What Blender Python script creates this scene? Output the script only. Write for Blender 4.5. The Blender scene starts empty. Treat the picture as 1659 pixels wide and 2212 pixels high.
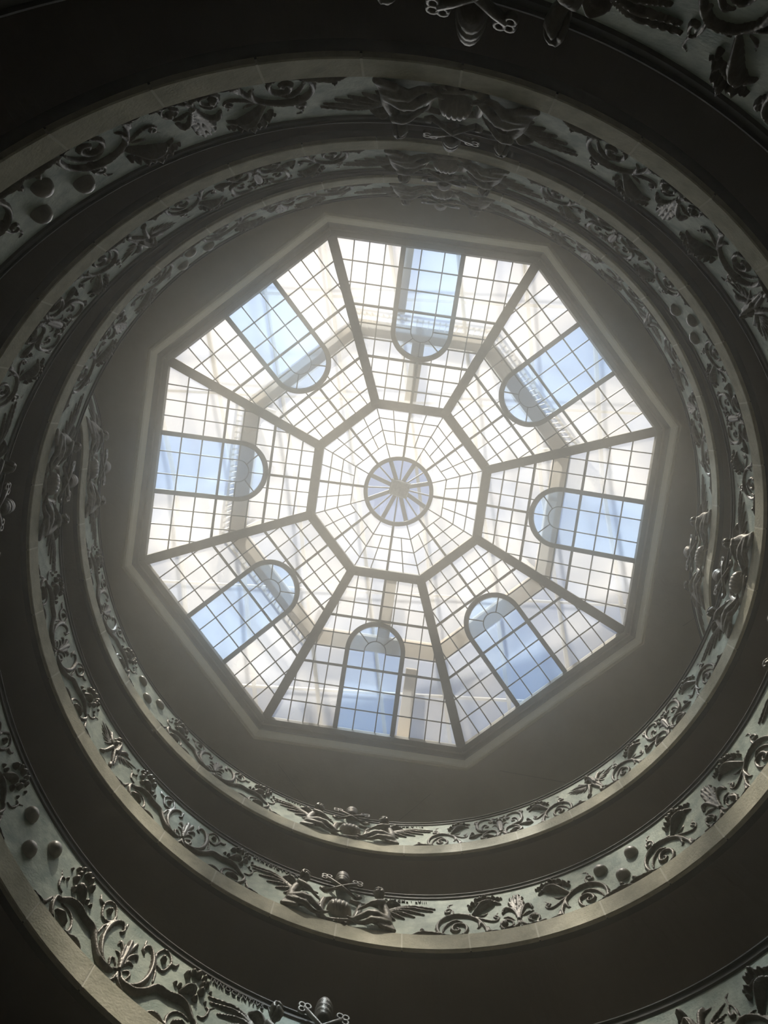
import bpy, math, random
import numpy as np
from mathutils import Matrix, Vector
random.seed(7)
PI = math.pi
C = bpy.context.scene.collection

# ---------------------------------------------------------------- camera, sky, sun, exposure
cam_d = bpy.data.cameras.new('camera'); cam = bpy.data.objects.new('camera', cam_d); C.objects.link(cam)
cam_d.sensor_fit = 'VERTICAL'; cam_d.sensor_height = 36.0; cam_d.lens = 36.0*1850/2212
cam_d.clip_start = 0.05; cam_d.clip_end = 500
def _cam_matrix(rx, ry):
    A = Matrix(((1,0,0),(0,math.cos(rx),-math.sin(rx)),(0,math.sin(rx),math.cos(rx))))
    B = Matrix(((math.cos(ry),0,math.sin(ry)),(0,1,0),(-math.sin(ry),0,math.cos(ry))))
    return B @ A
M = _cam_matrix(-0.07609, -0.023619)
cm = Matrix.Identity(4)
for i in range(3):
    cm[i][0] = M[i][0]; cm[i][1] = -M[i][1]; cm[i][2] = -M[i][2]
cm[0][3], cm[1][3], cm[2][3] = 0.2025, -1.5605, 0.0
cam.matrix_world = cm
bpy.context.scene.camera = cam

SUN_DIR = Vector((-1.95, -6.38, 13.8)).normalized()
w = bpy.data.worlds.new('sky'); bpy.context.scene.world = w; w.use_nodes = True
nt = w.node_tree; bg = nt.nodes['Background']
sky = nt.nodes.new('ShaderNodeTexSky'); sky.sky_type = 'NISHITA'; sky.sun_disc = False
sky.sun_elevation = math.asin(SUN_DIR.z); sky.sun_rotation = math.atan2(SUN_DIR.x, SUN_DIR.y)
sky.air_density = 1.0; sky.dust_density = 0.7
nt.links.new(sky.outputs[0], bg.inputs['Color']); bg.inputs['Strength'].default_value = 0.135
sd = bpy.data.lights.new('sun', 'SUN'); sd.energy = 8.5; sd.angle = math.radians(2.2); sd.color = (1.0, 0.92, 0.80)
sun = bpy.data.objects.new('sun', sd); C.objects.link(sun)
sun.rotation_euler = SUN_DIR.to_track_quat('Z', 'Y').to_euler(); sun.location = SUN_DIR*60
hd = bpy.data.lights.new('haze_fill_sun', 'SUN'); hd.energy = 4.3; hd.angle = math.radians(80); hd.color = (1.0, 0.95, 0.86)   # extra wide lamp added to light the haze beyond the direct beam
fill_ob = bpy.data.objects.new('haze_fill_sun', hd); C.objects.link(fill_ob)
fill_ob.rotation_euler = SUN_DIR.to_track_quat('Z', 'Y').to_euler(); fill_ob.location = SUN_DIR*62
sc = bpy.context.scene
sc.view_settings.view_transform = 'Standard'; sc.view_settings.look = 'None'
sc.view_settings.gamma = 1.0; sc.view_settings.use_curve_mapping = False
sc.view_settings.exposure = 0.12
sc.cycles.max_bounces = 10; sc.cycles.diffuse_bounces = 4; sc.cycles.transmission_bounces = 6
sc.cycles.transparent_max_bounces = 16; sc.cycles.volume_bounces = 3; sc.cycles.glossy_bounces = 2
sc.cycles.sample_clamp_indirect = 6.0

# ---------------------------------------------------------------- helpers
def mesh_ob(name, V, F, m, parent=None, smooth=False):
    me = bpy.data.meshes.new(name)
    me.from_pydata([tuple(v) for v in V], [], [tuple(f) for f in F])
    if smooth: me.polygons.foreach_set('use_smooth', [True]*len(me.polygons))
    me.materials.append(m); me.update()
    o = bpy.data.objects.new(name, me); C.objects.link(o)
    if parent: o.parent = parent
    return o
def tag(o, label=None, cat=None, group=None, kind=None):
    if label: o['label'] = label
    if cat: o['category'] = cat
    if group: o['group'] = group
    if kind: o['kind'] = kind
    return o
def empty(name, label=None, cat=None, group=None, kind=None, loc=(0,0,0)):
    o = bpy.data.objects.new(name, None); C.objects.link(o); o.location = loc
    return tag(o, label, cat, group, kind)
class MB:
    def __init__(s): s.V = []; s.F = []
    def add(s, V, F):
        n = len(s.V); s.V += [tuple(v) for v in V]; s.F += [tuple(i+n for i in f) for f in F]
    def beam(s, a, b, wd, dp, up):
        """box from a to b, wd wide across, dp deep along up"""
        a, b, up = Vector(a), Vector(b), Vector(up).normalized()
        d = (b-a).normalized(); x = d.cross(up).normalized(); up = x.cross(d)
        V = [p + x*sx*wd/2 + up*su*dp for p in (a, b) for sx, su in ((-1,-.5),(1,-.5),(1,.5),(-1,.5))]
        s.add(V, [(0,1,2,3),(7,6,5,4),(0,4,5,1),(1,5,6,2),(2,6,7,3),(3,7,4,0)])
    def box(s, c, h):
        V = [(c[0]+sx*h[0], c[1]+sy*h[1], c[2]+sz*h[2]) for sz in (-1,1) for sx, sy in ((-1,-1),(1,-1),(1,1),(-1,1))]
        s.add(V, [(3,2,1,0),(4,5,6,7),(0,1,5,4),(1,2,6,5),(2,3,7,6),(3,0,4,7)])
    def lathe(s, prof, n=20, c=(0,0,0)):
        V = [(c[0]+r*math.cos(2*PI*k/n), c[1]+r*math.sin(2*PI*k/n), c[2]+z) for r, z in prof for k in range(n)]
        F = [(i*n+k, i*n+(k+1)%n, (i+1)*n+(k+1)%n, (i+1)*n+k) for i in range(len(prof)-1) for k in range(n)]
        s.add(V, F)
    def sweep(s, P, closed_prof=True, caps=True):
        """P: list of rings (lists of points) of equal length"""
        n = len(P[0]); V = [p for r in P for p in r]
        F = [(i*n+k, i*n+(k+1)%n, (i+1)*n+(k+1)%n, (i+1)*n+k) for i in range(len(P)-1) for k in range(n if closed_prof else n-1)]
        if caps: F += [tuple(range(n))[::-1], tuple((len(P)-1)*n+k for k in range(n))]
        s.add(V, F)
    def build(s, name, m, parent=None, smooth=False): return mesh_ob(name, s.V, s.F, m, parent, smooth)

# ---------------------------------------------------------------- materials
def mat(name, col, rough=.7, metal=0., col2=None, scale=2., contrast=(.35,.65), bump=0., bscale=20., spec=.3, detail=6):
    m = bpy.data.materials.new(name); m.use_nodes = True; t = m.node_tree; b = t.nodes['Principled BSDF']
    b.inputs['Base Color'].default_value = (*col, 1); b.inputs['Roughness'].default_value = rough
    b.inputs['Metallic'].default_value = metal; b.inputs['Specular IOR Level'].default_value = spec
    tc = t.nodes.new('ShaderNodeTexCoord')
    if col2:
        n = t.nodes.new('ShaderNodeTexNoise'); n.inputs['Scale'].default_value = scale; n.inputs['Detail'].default_value = detail
        n.inputs['Roughness'].default_value = .65
        r = t.nodes.new('ShaderNodeValToRGB'); r.color_ramp.elements[0].position = contrast[0]; r.color_ramp.elements[1].position = contrast[1]
        r.color_ramp.elements[0].color = (*col, 1); r.color_ramp.elements[1].color = (*col2, 1)
        t.links.new(tc.outputs['Object'], n.inputs['Vector']); t.links.new(n.outputs['Fac'], r.inputs['Fac'])
        t.links.new(r.outputs['Color'], b.inputs['Base Color'])
    if bump:
        n2 = t.nodes.new('ShaderNodeTexNoise'); n2.inputs['Scale'].default_value = bscale; n2.inputs['Detail'].default_value = 4
        bp = t.nodes.new('ShaderNodeBump'); bp.inputs['Strength'].default_value = bump; bp.inputs['Distance'].default_value = .02
        t.links.new(tc.outputs['Object'], n2.inputs['Vector']); t.links.new(n2.outputs['Fac'], bp.inputs['Height'])
        t.links.new(bp.outputs['Normal'], b.inputs['Normal'])
    return m
M_plaster = mat('grey_plaster', (.45,.425,.36), .9, col2=(.53,.505,.43), scale=.6, bump=.3, bscale=9)
M_mould = mat('cream_moulding', (.92,.89,.70), .8, col2=(.96,.93,.76), scale=8, bump=.4, bscale=40)
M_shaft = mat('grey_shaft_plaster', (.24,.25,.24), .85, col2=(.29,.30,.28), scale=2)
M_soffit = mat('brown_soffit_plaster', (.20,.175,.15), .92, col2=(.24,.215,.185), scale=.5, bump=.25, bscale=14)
M_wall = mat('drum_wall_plaster', (.26,.24,.21), .9, col2=(.32,.30,.27), scale=.7)
M_dark_plaster = mat('darker_plaster', (.33,.31,.27), .9)
M_floor = mat('dark_floor_marble', (.12,.11,.10), .5, col2=(.2,.18,.16), scale=1.5)
M_stone = mat('travertine', (.54,.53,.40), .75, col2=(.76,.73,.58), scale=4, bump=.3, bscale=30)
M_mortar = mat('pale_mortar', (.92,.90,.78), .9)
M_patina = mat('green_grey_patina', (.26,.34,.29), .6, .1, col2=(.56,.63,.53), scale=3.5, contrast=(.36,.64), bump=.25, bscale=35, spec=.4, detail=8)
M_bronze = mat('dark_bronze', (.13,.112,.09), .42, .25, col2=(.25,.235,.195), scale=9, contrast=(.45,.75), bump=.25, bscale=40, spec=.6)
M_ball = mat('worn_bronze', (.26,.235,.195), .36, .1, col2=(.42,.39,.33), scale=6, bump=.15, bscale=30, spec=.6)
M_figure = mat('brown_bronze', (.15,.135,.11), .5, .15, col2=(.30,.28,.235), scale=7, contrast=(.42,.7), bump=.4, bscale=25, spec=.45)
M_rail = mat('blackened_bronze_rail', (.035,.034,.032), .6, .3, col2=(.06,.06,.055), scale=10, spec=.6)
M_frame = mat('grey_painted_steel', (.09,.10,.10), .65, col2=(.12,.13,.125), scale=4, spec=.3)
M_bar = mat('dark_glazing_steel', (.05,.06,.06), .5, spec=.3)
M_ringbeam = mat('beige_concrete', (.42,.34,.24), .9, col2=(.50,.41,.30), scale=2)
M_steel = mat('outer_steel', (.30,.31,.32), .6)
M_white = mat('white_roof_paint', (.75,.76,.76), .8)
M_box = mat('grey_metal_box', (.20,.21,.20), .5, col2=(.30,.31,.29), scale=8)
def glass(name, tr, rf, tl, rough=.22, mix=(.30,.30), stain=0.):
    """frosted pane: part clear, part rough refraction, rest translucent"""
    m = bpy.data.materials.new(name); m.use_nodes = True; t = m.node_tree
    for n in list(t.nodes):
        if n.type == 'BSDF_PRINCIPLED': t.nodes.remove(n)
    out = [n for n in t.nodes if n.type == 'OUTPUT_MATERIAL'][0]
    a = t.nodes.new('ShaderNodeBsdfTransparent'); a.inputs[0].default_value = (*tr, 1)
    b = t.nodes.new('ShaderNodeBsdfRefraction'); b.inputs['Color'].default_value = (*rf, 1); b.inputs['IOR'].default_value = 1.15; b.inputs['Roughness'].default_value = rough
    c = t.nodes.new('ShaderNodeBsdfTranslucent'); c.inputs[0].default_value = (*tl, 1)
    tc = t.nodes.new('ShaderNodeTexCoord'); nz = t.nodes.new('ShaderNodeTexNoise'); nz.inputs['Scale'].default_value = .9; nz.inputs['Detail'].default_value = 5
    t.links.new(tc.outputs['Object'], nz.inputs['Vector'])
    rp = t.nodes.new('ShaderNodeValToRGB'); rp.color_ramp.elements[0].position = .3; rp.color_ramp.elements[1].position = .7
    rp.color_ramp.elements[0].color = (*[x*.86 for x in tl], 1); rp.color_ramp.elements[1].color = (*tl, 1)
    t.links.new(nz.outputs['Fac'], rp.inputs['Fac']); t.links.new(rp.outputs['Color'], c.inputs[0])
    m1 = t.nodes.new('ShaderNodeMixShader'); m2 = t.nodes.new('ShaderNodeMixShader')
    m1.inputs[0].default_value = mix[1]/(1-mix[0]); m2.inputs[0].default_value = mix[0]
    t.links.new(c.outputs[0], m1.inputs[1]); t.links.new(b.outputs[0], m1.inputs[2])
    if mix[0] < .9:
        n3 = t.nodes.new('ShaderNodeTexNoise'); n3.inputs['Scale'].default_value = .45; n3.inputs['Detail'].default_value = 3
        r3 = t.nodes.new('ShaderNodeMapRange'); r3.inputs['From Min'].default_value = .35; r3.inputs['From Max'].default_value = .65
        r3.inputs['To Min'].default_value = mix[0]-.18; r3.inputs['To Max'].default_value = mix[0]+.18
        t.links.new(tc.outputs['Object'], n3.inputs['Vector']); t.links.new(n3.outputs['Fac'], r3.inputs['Value']); t.links.new(r3.outputs[0], m2.inputs[0])
    t.links.new(m1.outputs[0], m2.inputs[1]); t.links.new(a.outputs[0], m2.inputs[2])
    t.links.new(m2.outputs[0], out.inputs[0])
    return m
G_cream = glass('frosted_cream_glass', (.97,.94,.86), (.97,.95,.90), (.29,.275,.245), mix=(.42,.12))
G_white = glass('frosted_white_glass', (.95,.95,.93), (.95,.95,.95), (.275,.28,.275), mix=(.42,.12))
G_blue = glass('pale_blue_glass', (.70,.85,1.), (.72,.86,1.), (.13,.19,.28), mix=(.45,.13))
G_clear = glass('clear_glass', (.93,.96,1.), (.95,.97,1.), (.9,.9,.9), rough=.0, mix=(.96,.03))

# ---------------------------------------------------------------- spiral geometry (metres)
S = 3.0
Pc, c0, kk, hh, ro, k2, c2, k3 = 3.363003, 5.385471, 0.208539, 0.576988, 0.071345, 0.000597, 0.034907, 0.000760
UE = 1.02
def Rf(z):
    z = z/S; zc = np.minimum(z, 9.2)
    return S*(1+kk*z+k2*(zc-5)**2+k3*(zc-5)**3)
def zr(u):
    u = np.asarray(u, float)
    uu = UE - np.where(u > UE-.12, np.maximum(0, 1-(u-(UE-.12))/.24)**2*.12, UE-u)   # eases to level at the top
    return S*(c0+Pc/2*uu+c2*uu*uu)
H = hh*S; RO = ro*S
UC = .0456           # coats of arms sit at UC + k/2
def flare(u):
    d = np.maximum(0, (np.asarray(u, float)-1.044)*180)
    return .62*(d/13)**2.3
def face(u, v):
    """radius and height of the parapet face; v=0 rail top, v=1 lower edge"""
    zt = zr(u); z = zt-H*v
    return Rf(z)+RO*v+flare(u), z
def pos(hx, u): return PI*np.asarray(u, float)+(PI if hx == 'A' else 0)
def pt(hx, u, v, inward):
    r, z = face(u, v); a = pos(hx, u); r = r-inward
    return np.stack([r*np.cos(a), r*np.sin(a), z+0*a], -1)
VB = .76             # lower edge of the bronze
def ornament_to_world(hx, uc, x, y, h):
    """x metres along (downhill positive) at the reference radius, y above the stone, h proud"""
    u = uc-np.asarray(x)/0.1047/180
    v = VB-np.asarray(y)/H
    return pt(hx, u, v, np.asarray(h))

UMIN = {'A': -2.45, 'B': -2.95}; UMAX = 1.16
RING = {}
def helix_sweep(hx, u0, u1, n, prof):
    """prof: function u -> list of (inward, z) points where z is absolute"""
    rings = []
    for u in np.linspace(u0, u1, n):
        a = float(pos(hx, u)); rings.append([(r*math.cos(a), r*math.sin(a), z) for r, z in prof(u)])
    return rings

ORN = {"scrollA":[[[[1.208,-.06],[1.349,.002],[1.559,-.016],[1.724,-.068]],[.014,.03,.03,.025],1],[[[1.367,.064],[1.367,.092]],[.039,.033],1],[[[1.724,-.073],[1.862,-.09],[2.003,-.064],[2.073,.062],[2.059,.188],[1.977,.247],[1.883,.21],[1.842,.088],[1.896,.029],[1.955,.091],[1.923,.15]],[.025,.022,.022,.025,.028,.03,.03,.03,.025,.019,.017],1],[[[1.724,-.081],[1.629,.003],[1.609,.183],[1.661,.352],[1.78,.476],[1.934,.528],[2.119,.476],[2.254,.348],[2.329,.205],[2.379,.028],[2.364,-.075]],[.025,.03,.03,.03,.036,.036,.03,.028,.028,.025,.014],1],[[[2.23,.411],[2.284,.271],[2.274,.134],[2.237,.101]],[.019,.028,.019,.007],1],[[[1.8,.431],[1.863,.557],[1.877,.705],[1.829,.78],[1.768,.731],[1.758,.641],[1.808,.637],[1.833,.701]],[.017,.015,.012,.012,.015,.021,.022,.014],1],[[[1.817,.787],[1.819,.895],[1.887,.94]],[.012,.012,.004],1],[[[2.176,.471],[2.271,.591],[2.383,.726],[2.522,.805]],[.019,.044,.062,.047],1.3],[[[2.164,.734],[2.165,.734]],[.033,.033],1.5],[[[2.141,.846],[2.142,.845]],[.022,.022],1],[[[2.214,.83],[2.215,.83]],[.039,.039],1.5],[[[2.28,.937],[2.281,.937]],[.041,.041],1.5],[[[2.349,.965],[2.35,.965]],[.039,.039],1.5],[[[2.419,1.007],[2.421,1.007]],[.044,.044],1.5],[[[2.488,.939],[2.49,.938]],[.039,.039],1.5],[[[2.563,.944],[2.565,.944]],[.039,.039],1.5],[[[2.636,.918],[2.637,.918]],[.03,.03],1.5],[[[2.689,.929],[2.69,.928]],[.022,.022],1.3],[[[2.582,.815],[2.665,.754]],[.033,.017],1],[[[2.287,.827],[2.408,.862],[2.525,.843]],[.025,.025,.014],1.5],[[[2.29,.455],[2.377,.462],[2.439,.541]],[.008,.015,.004],1],[[[2.232,.439],[2.353,.334],[2.475,.25],[2.56,.247],[2.603,.324],[2.574,.404],[2.531,.375],[2.555,.316]],[.014,.018,.018,.015,.012,.012,.015,.019],1],[[[2.562,.422],[2.601,.502]],[.01,.004],1],[[[2.406,.103],[2.437,-.035],[2.532,-.066],[2.624,-.053]],[.014,.025,.019,.007],1],[[[2.338,-.083],[2.394,-.043],[2.436,-.04]],[.007,.019,.014],1],[[[2.01,.336],[1.912,.368],[1.794,.282],[1.718,.152],[1.689,.042]],[.007,.022,.025,.019,.011],1],[[[2.153,.558],[2.066,.559],[1.92,.536]],[.008,.014,.008],1]],"palmA":[[[[2.901,.157],[2.921,.401],[2.969,.884]],[.017,.019,.033],1],[[[2.906,.266],[2.892,.529],[2.904,.883]],[.012,.017,.03],1],[[[2.899,.269],[2.864,.541],[2.844,.834]],[.012,.017,.03],1],[[[2.892,.272],[2.847,.519],[2.807,.698]],[.011,.017,.028],1],[[[2.92,.26],[2.969,.495],[3.015,.8]],[.012,.017,.03],1],[[[2.927,.257],[2.993,.455],[3.025,.66]],[.011,.017,.028],1],[[[2.901,.157],[2.875,.378],[2.803,.514],[2.717,.527],[2.671,.429]],[.017,.023,.03,.033,.019],1],[[[2.923,.162],[2.982,.36],[3.052,.514],[3.125,.513],[3.15,.422]],[.017,.023,.03,.033,.019],1],[[[2.903,.115],[2.868,-.006],[2.769,-.075],[2.658,-.057],[2.614,.065],[2.646,.17],[2.741,.197],[2.81,.111],[2.784,-.001],[2.705,-.013]],[.019,.025,.028,.025,.022,.019,.018,.017,.019,.017],1],[[[2.672,.079],[2.691,.127]],[.047,.041],1],[[[2.673,.305],[2.763,.273],[2.839,.177]],[.007,.019,.008],1],[[[2.937,.101],[2.963,.023],[3.05,-.074],[3.167,-.048],[3.231,.087],[3.188,.214],[3.107,.204],[3.063,.114],[3.107,.034]],[.019,.022,.025,.022,.019,.018,.018,.018,.019],1],[[[3.148,.129],[3.158,.151]],[.041,.039],1],[[[2.985,.26],[3.07,.305],[3.163,.33]],[.011,.022,.008],1],[[[2.907,.149],[2.916,.151]],[.028,.028],1.4],[[[2.905,.128],[2.88,-.024],[2.825,-.07]],[.014,.011,.007],1],[[[2.918,.123],[2.937,-.02],[2.98,-.07]],[.014,.011,.007],1],[[[2.963,.023],[3.094,-.062],[3.237,-.05],[3.328,-.004]],[.006,.019,.022,.008],1]],"palmB":[[[[2.785,-.004],[2.719,-.177],[2.591,-.213],[2.459,-.14],[2.429,-.045],[2.514,.147],[2.632,.199],[2.714,.109],[2.731,-.041],[2.671,-.147]],[.021,.026,.026,.024,.021,.024,.026,.026,.024,.016],1],[[[2.45,-.074],[2.54,-.033],[2.636,-.107]],[.024,.04,.029],1],[[[2.632,.207],[2.571,.244],[2.446,.278],[2.381,.485],[2.382,.738],[2.456,.917],[2.563,.944],[2.638,.894],[2.671,.791],[2.652,.701],[2.616,.749]],[.013,.026,.032,.029,.026,.024,.021,.019,.017,.019,.021],1],[[[2.45,.352],[2.467,.534],[2.525,.637],[2.573,.58],[2.574,.49],[2.538,.492]],[.011,.019,.019,.015,.016,.019],1],[[[2.463,.138],[2.374,.122],[2.288,.053],[2.219,.046]],[.016,.029,.04,.026],1],[[[2.272,.223],[2.273,.222]],[.034,.034],1.4],[[[2.242,.136],[2.243,.135]],[.029,.029],1.4],[[[2.364,.768],[2.356,.872],[2.398,.93]],[.013,.029,.019],1],[[[2.67,.78],[2.688,.949],[2.741,.862],[2.791,.914]],[.011,.013,.016,.011],1],[[[2.714,.658],[2.715,.657]],[.032,.032],1.4],[[[2.787,.677],[2.79,.695]],[.034,.034],1.4],[[[2.761,.586],[2.762,.585]],[.026,.026],1.3],[[[2.789,.084],[2.79,.364],[2.798,.551]],[.021,.037,.045],1],[[[2.784,.106],[2.76,.386],[2.703,.494],[2.648,.443]],[.011,.016,.013,.005],1],[[[2.793,.056],[2.796,.053]],[.026,.026],1.4],[[[2.791,.028],[2.751,-.163],[2.685,-.209]],[.013,.012,.007],1]],"eagle":[[[[.124,.533],[.088,.739],[.027,.743]],[.05,.068,.055],1.2],[[[.029,.934],[.01,.933]],[.053,.044],1.4],[[[-.02,.898],[-.049,.841]],[.024,.009],1],[[[.073,.521],[.141,.297],[.186,.151]],[.033,.031,.022],1.2],[[[.176,.102],[.185,.021]],[.033,.035],1],[[[.008,.533],[-.025,.317],[-.057,.172]],[.037,.033,.02],1.2],[[[-.057,.139],[-.097,.076]],[.037,.029],1],[[[.161,.466],[.228,.176],[.187,.216]],[.033,.018,.009],1],[[[-.157,.887],[-.081,.686],[-.011,.6]],[.022,.037,.033],1],[[[.162,.603],[.235,.821],[.307,.899]],[.037,.037,.022],1],[[[-.053,.568],[-.233,.703],[-.426,.829]],[.018,.017,.006],1],[[[-.053,.568],[-.221,.646],[-.401,.715]],[.018,.017,.006],1],[[[-.053,.568],[-.193,.596],[-.345,.617]],[.018,.017,.006],1],[[[-.053,.568],[-.164,.553],[-.286,.536]],[.018,.017,.006],1],[[[-.053,.568],[-.128,.517],[-.214,.468]],[.018,.017,.006],1],[[[-.053,.568],[-.098,.481],[-.154,.398]],[.018,.017,.006],1],[[[-.072,.67],[-.132,.816],[-.205,.896]],[.018,.017,.006],1],[[[-.072,.67],[-.175,.817],[-.29,.894]],[.018,.017,.006],1],[[[-.072,.67],[-.207,.809],[-.353,.873]],[.018,.017,.006],1],[[[.195,.578],[.373,.722],[.574,.845]],[.018,.018,.006],1],[[[.195,.578],[.35,.652],[.526,.709]],[.018,.018,.006],1],[[[.195,.578],[.316,.611],[.458,.632]],[.018,.018,.006],1],[[[.195,.578],[.276,.565],[.377,.546]],[.018,.018,.006],1],[[[.195,.578],[.24,.51],[.305,.44]],[.018,.018,.006],1],[[[.195,.578],[.2,.463],[.225,.349]],[.018,.018,.006],1],[[[.196,.716],[.284,.834],[.406,.882]],[.018,.015,.006],1],[[[.196,.716],[.252,.833],[.342,.883]],[.018,.015,.006],1],[[[-.082,-.039],[.03,-.037],[.182,-.055]],[.006,.013,.007],1]],"balls":[[[[.35,.749],[.352,.747]],[.101,.101],1],[[[-.228,.765],[-.227,.763]],[.101,.101],1],[[[.056,.212],[.057,.21]],[.101,.101],1]],"angel":[[[[.696,.578],[.713,.268],[.71,.04]],[.078,.093,.071],1.3],[[[.731,-.028],[.733,-.064]],[.036,.025],1],[[[.709,.077],[.503,.051],[.264,-.077]],[.082,.064,.025],1.2],[[[.693,-.02],[.508,-.059],[.322,-.091]],[.05,.039,.014],1.3],[[[.658,.527],[.57,.302],[.422,.174],[.189,-.072]],[.039,.039,.032,.027],1.7],[[[.589,.876],[.594,.856]],[.089,.085],1.8],[[[.536,.692],[.578,.623]],[.043,.05],1.4]],"wing":[[[[.751,.674],[.865,.804],[.982,.807]],[.053,.068,.046],1.1],[[[.773,.558],[1.157,.813],[1.591,.774]],[.036,.028,.014],1],[[[.773,.558],[1.157,.752],[1.541,.694]],[.036,.028,.014],1],[[[.773,.558],[1.099,.663],[1.405,.58]],[.036,.028,.014],1],[[[.773,.558],[1.042,.574],[1.252,.491]],[.036,.028,.014],1],[[[.773,.558],[.966,.482],[1.081,.416]],[.036,.028,.014],1],[[[.773,.558],[.872,.404],[.93,.35]],[.036,.028,.014],1]],"keys":[[[[-.278,.703],[-.132,.9],[-.031,.912]],[.018,.025,.018],1],[[[-.351,1.077],[-.18,1.004],[-.006,.838],[.176,.8],[.38,.677]],[.032,.023,.021,.021,.021],1.2],[[[-.321,.961],[-.232,.884]],[.036,.025],1],[[[.414,1.295],[.258,1.142],[.068,.942],[-.124,.795],[-.312,.618]],[.028,.021,.021,.021,.025],1.2],[[[.352,1.092],[.324,1.037]],[.039,.036],1]],"shield":[[[[.018,.331],[.02,.332]],[.164,.164],.9]],"frame":[[[[-.267,.562],[-.303,.291],[-.279,.027],[-.175,-.066]],[.05,.06,.06,.039],.8],[[[.342,.661],[.327,.372],[.273,.115]],[.036,.06,.046],.8],[[[-.265,.542],[-.174,.659],[-.076,.693]],[.025,.021,.018],1.5],[[[.36,.702],[.28,.719],[.179,.759]],[.021,.021,.018],1.5],[[[-.156,-.056],[.043,-.027],[.237,.081]],[.028,.036,.028],1.2],[[[-.058,-.079],[.051,-.136],[.168,-.044]],[.021,.043,.025],1.2]],"tiara":[[[[.036,1.125],[.009,1.55]],[.071,.053],1]],"scrollC":[[[[1.951,.09],[2.032,.046],[2.168,.05],[2.304,.184],[2.43,.364],[2.592,.382],[2.76,.434],[2.895,.401],[3.012,.28]],[.021,.037,.045,.04,.044,.045,.048,.042,.029],1],[[[3.012,.28],[3.083,.232],[3.067,.059],[2.97,-.081],[2.837,-.114],[2.714,-.047],[2.7,.095],[2.77,.222],[2.874,.261],[2.964,.24]],[.026,.026,.029,.026,.024,.022,.018,.016,.013,.013],1],[[[2.798,.042],[2.893,.077],[2.972,.075]],[.032,.045,.026],1.2],[[[2.683,-.054],[2.576,-.001],[2.484,-.026],[2.403,-.098]],[.018,.024,.021,.007],1],[[[2.734,.569],[2.812,.67],[2.899,.727]],[.021,.05,.048],1.3],[[[2.243,.894],[2.313,1.049],[2.418,1.048],[2.478,.911],[2.423,.705],[2.321,.7],[2.258,.787],[2.249,.866]],[.018,.018,.018,.018,.018,.018,.018,.018],1],[[[2.358,.883],[2.377,.875]],[.04,.034],1.3],[[[2.483,.901],[2.549,.914],[2.583,1.013]],[.018,.021,.009],1],[[[2.353,.409],[2.333,.573],[2.289,.688]],[.013,.016,.016],1],[[[1.903,.17],[2.026,.07],[2.174,.161],[2.262,.397],[2.257,.676],[2.178,.868],[2.092,.894],[2.05,.794],[2.081,.739]],[.016,.024,.032,.034,.032,.026,.024,.024,.018],1],[[[2.047,.883],[2.045,.996]],[.011,.007],1],[[[1.937,.208],[1.992,.267],[2.04,.231],[2.013,.119]],[.012,.018,.018,.016],1],[[[1.893,.241],[1.943,.388],[2.027,.417]],[.009,.024,.009],1],[[[1.88,.256],[1.923,.464],[2.01,.597],[2.042,.527]],[.009,.026,.024,.008],1],[[[3.057,.379],[3.145,.413],[3.184,.571],[3.13,.593]],[.011,.017,.015,.012],1],[[[3.19,.611],[3.248,.69]],[.009,.005],1],[[[3.123,.182],[3.193,-.049],[3.33,-.058],[3.417,-.091]],[.013,.029,.024,.011],1],[[[2.636,.648],[2.637,.65]],[.026,.026],1.4],[[[2.702,.648],[2.703,.65]],[.032,.032],1.4],[[[2.751,.907],[2.752,.909]],[.045,.045],1.4],[[[2.815,1.009],[2.816,1.011]],[.04,.04],1.4],[[[2.895,1.021],[2.897,1.023]],[.045,.045],1.4],[[[2.992,1.033],[2.993,1.035]],[.037,.037],1.4],[[[3.052,.964],[3.053,.966]],[.034,.034],1.4],[[[3.005,.769],[3.006,.77]],[.045,.045],1.4],[[[2.953,.605],[2.955,.607]],[.037,.037],1.4],[[[3.132,.867],[3.134,.868]],[.021,.021],1.4],[[[3.105,.648],[3.106,.65]],[.021,.021],1.4],[[[2.998,.9],[3.0,.901]],[.04,.04],1.4]],"palmC":[[[[1.878,.164],[1.871,.422],[1.86,.703]],[.021,.032,.04],1],[[[1.878,.164],[1.896,.5],[1.94,.744]],[.018,.026,.034],1],[[[1.878,.164],[1.827,.385],[1.811,.58]],[.016,.024,.029],1],[[[1.875,.176],[1.877,.176]],[.029,.029],1.4],[[[1.882,.152],[1.927,.017],[2.06,-.062]],[.016,.021,.008],1],[[[1.879,.13],[1.86,-.024],[1.784,-.131]],[.016,.021,.008],1]]}
def cr(pts, rr, n=9):
    """Catmull-Rom"""
    P = np.array([list(p)+[r] for p, r in zip(pts, rr)], float)
    if len(P) == 2: return P
    E = np.vstack([2*P[0]-P[1], P, 2*P[-1]-P[-2]]); out = []
    for i in range(1, len(E)-2):
        for t in np.linspace(0, 1, n, endpoint=False):
            p0, p1, p2, p3 = E[i-1:i+3]
            out.append(.5*((2*p1)+(-p0+p2)*t+(2*p0-5*p1+4*p2-p3)*t*t+(-p0+3*p1-3*p2+p3)*t**3))
    out.append(E[-2]); return np.array(out)
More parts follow.
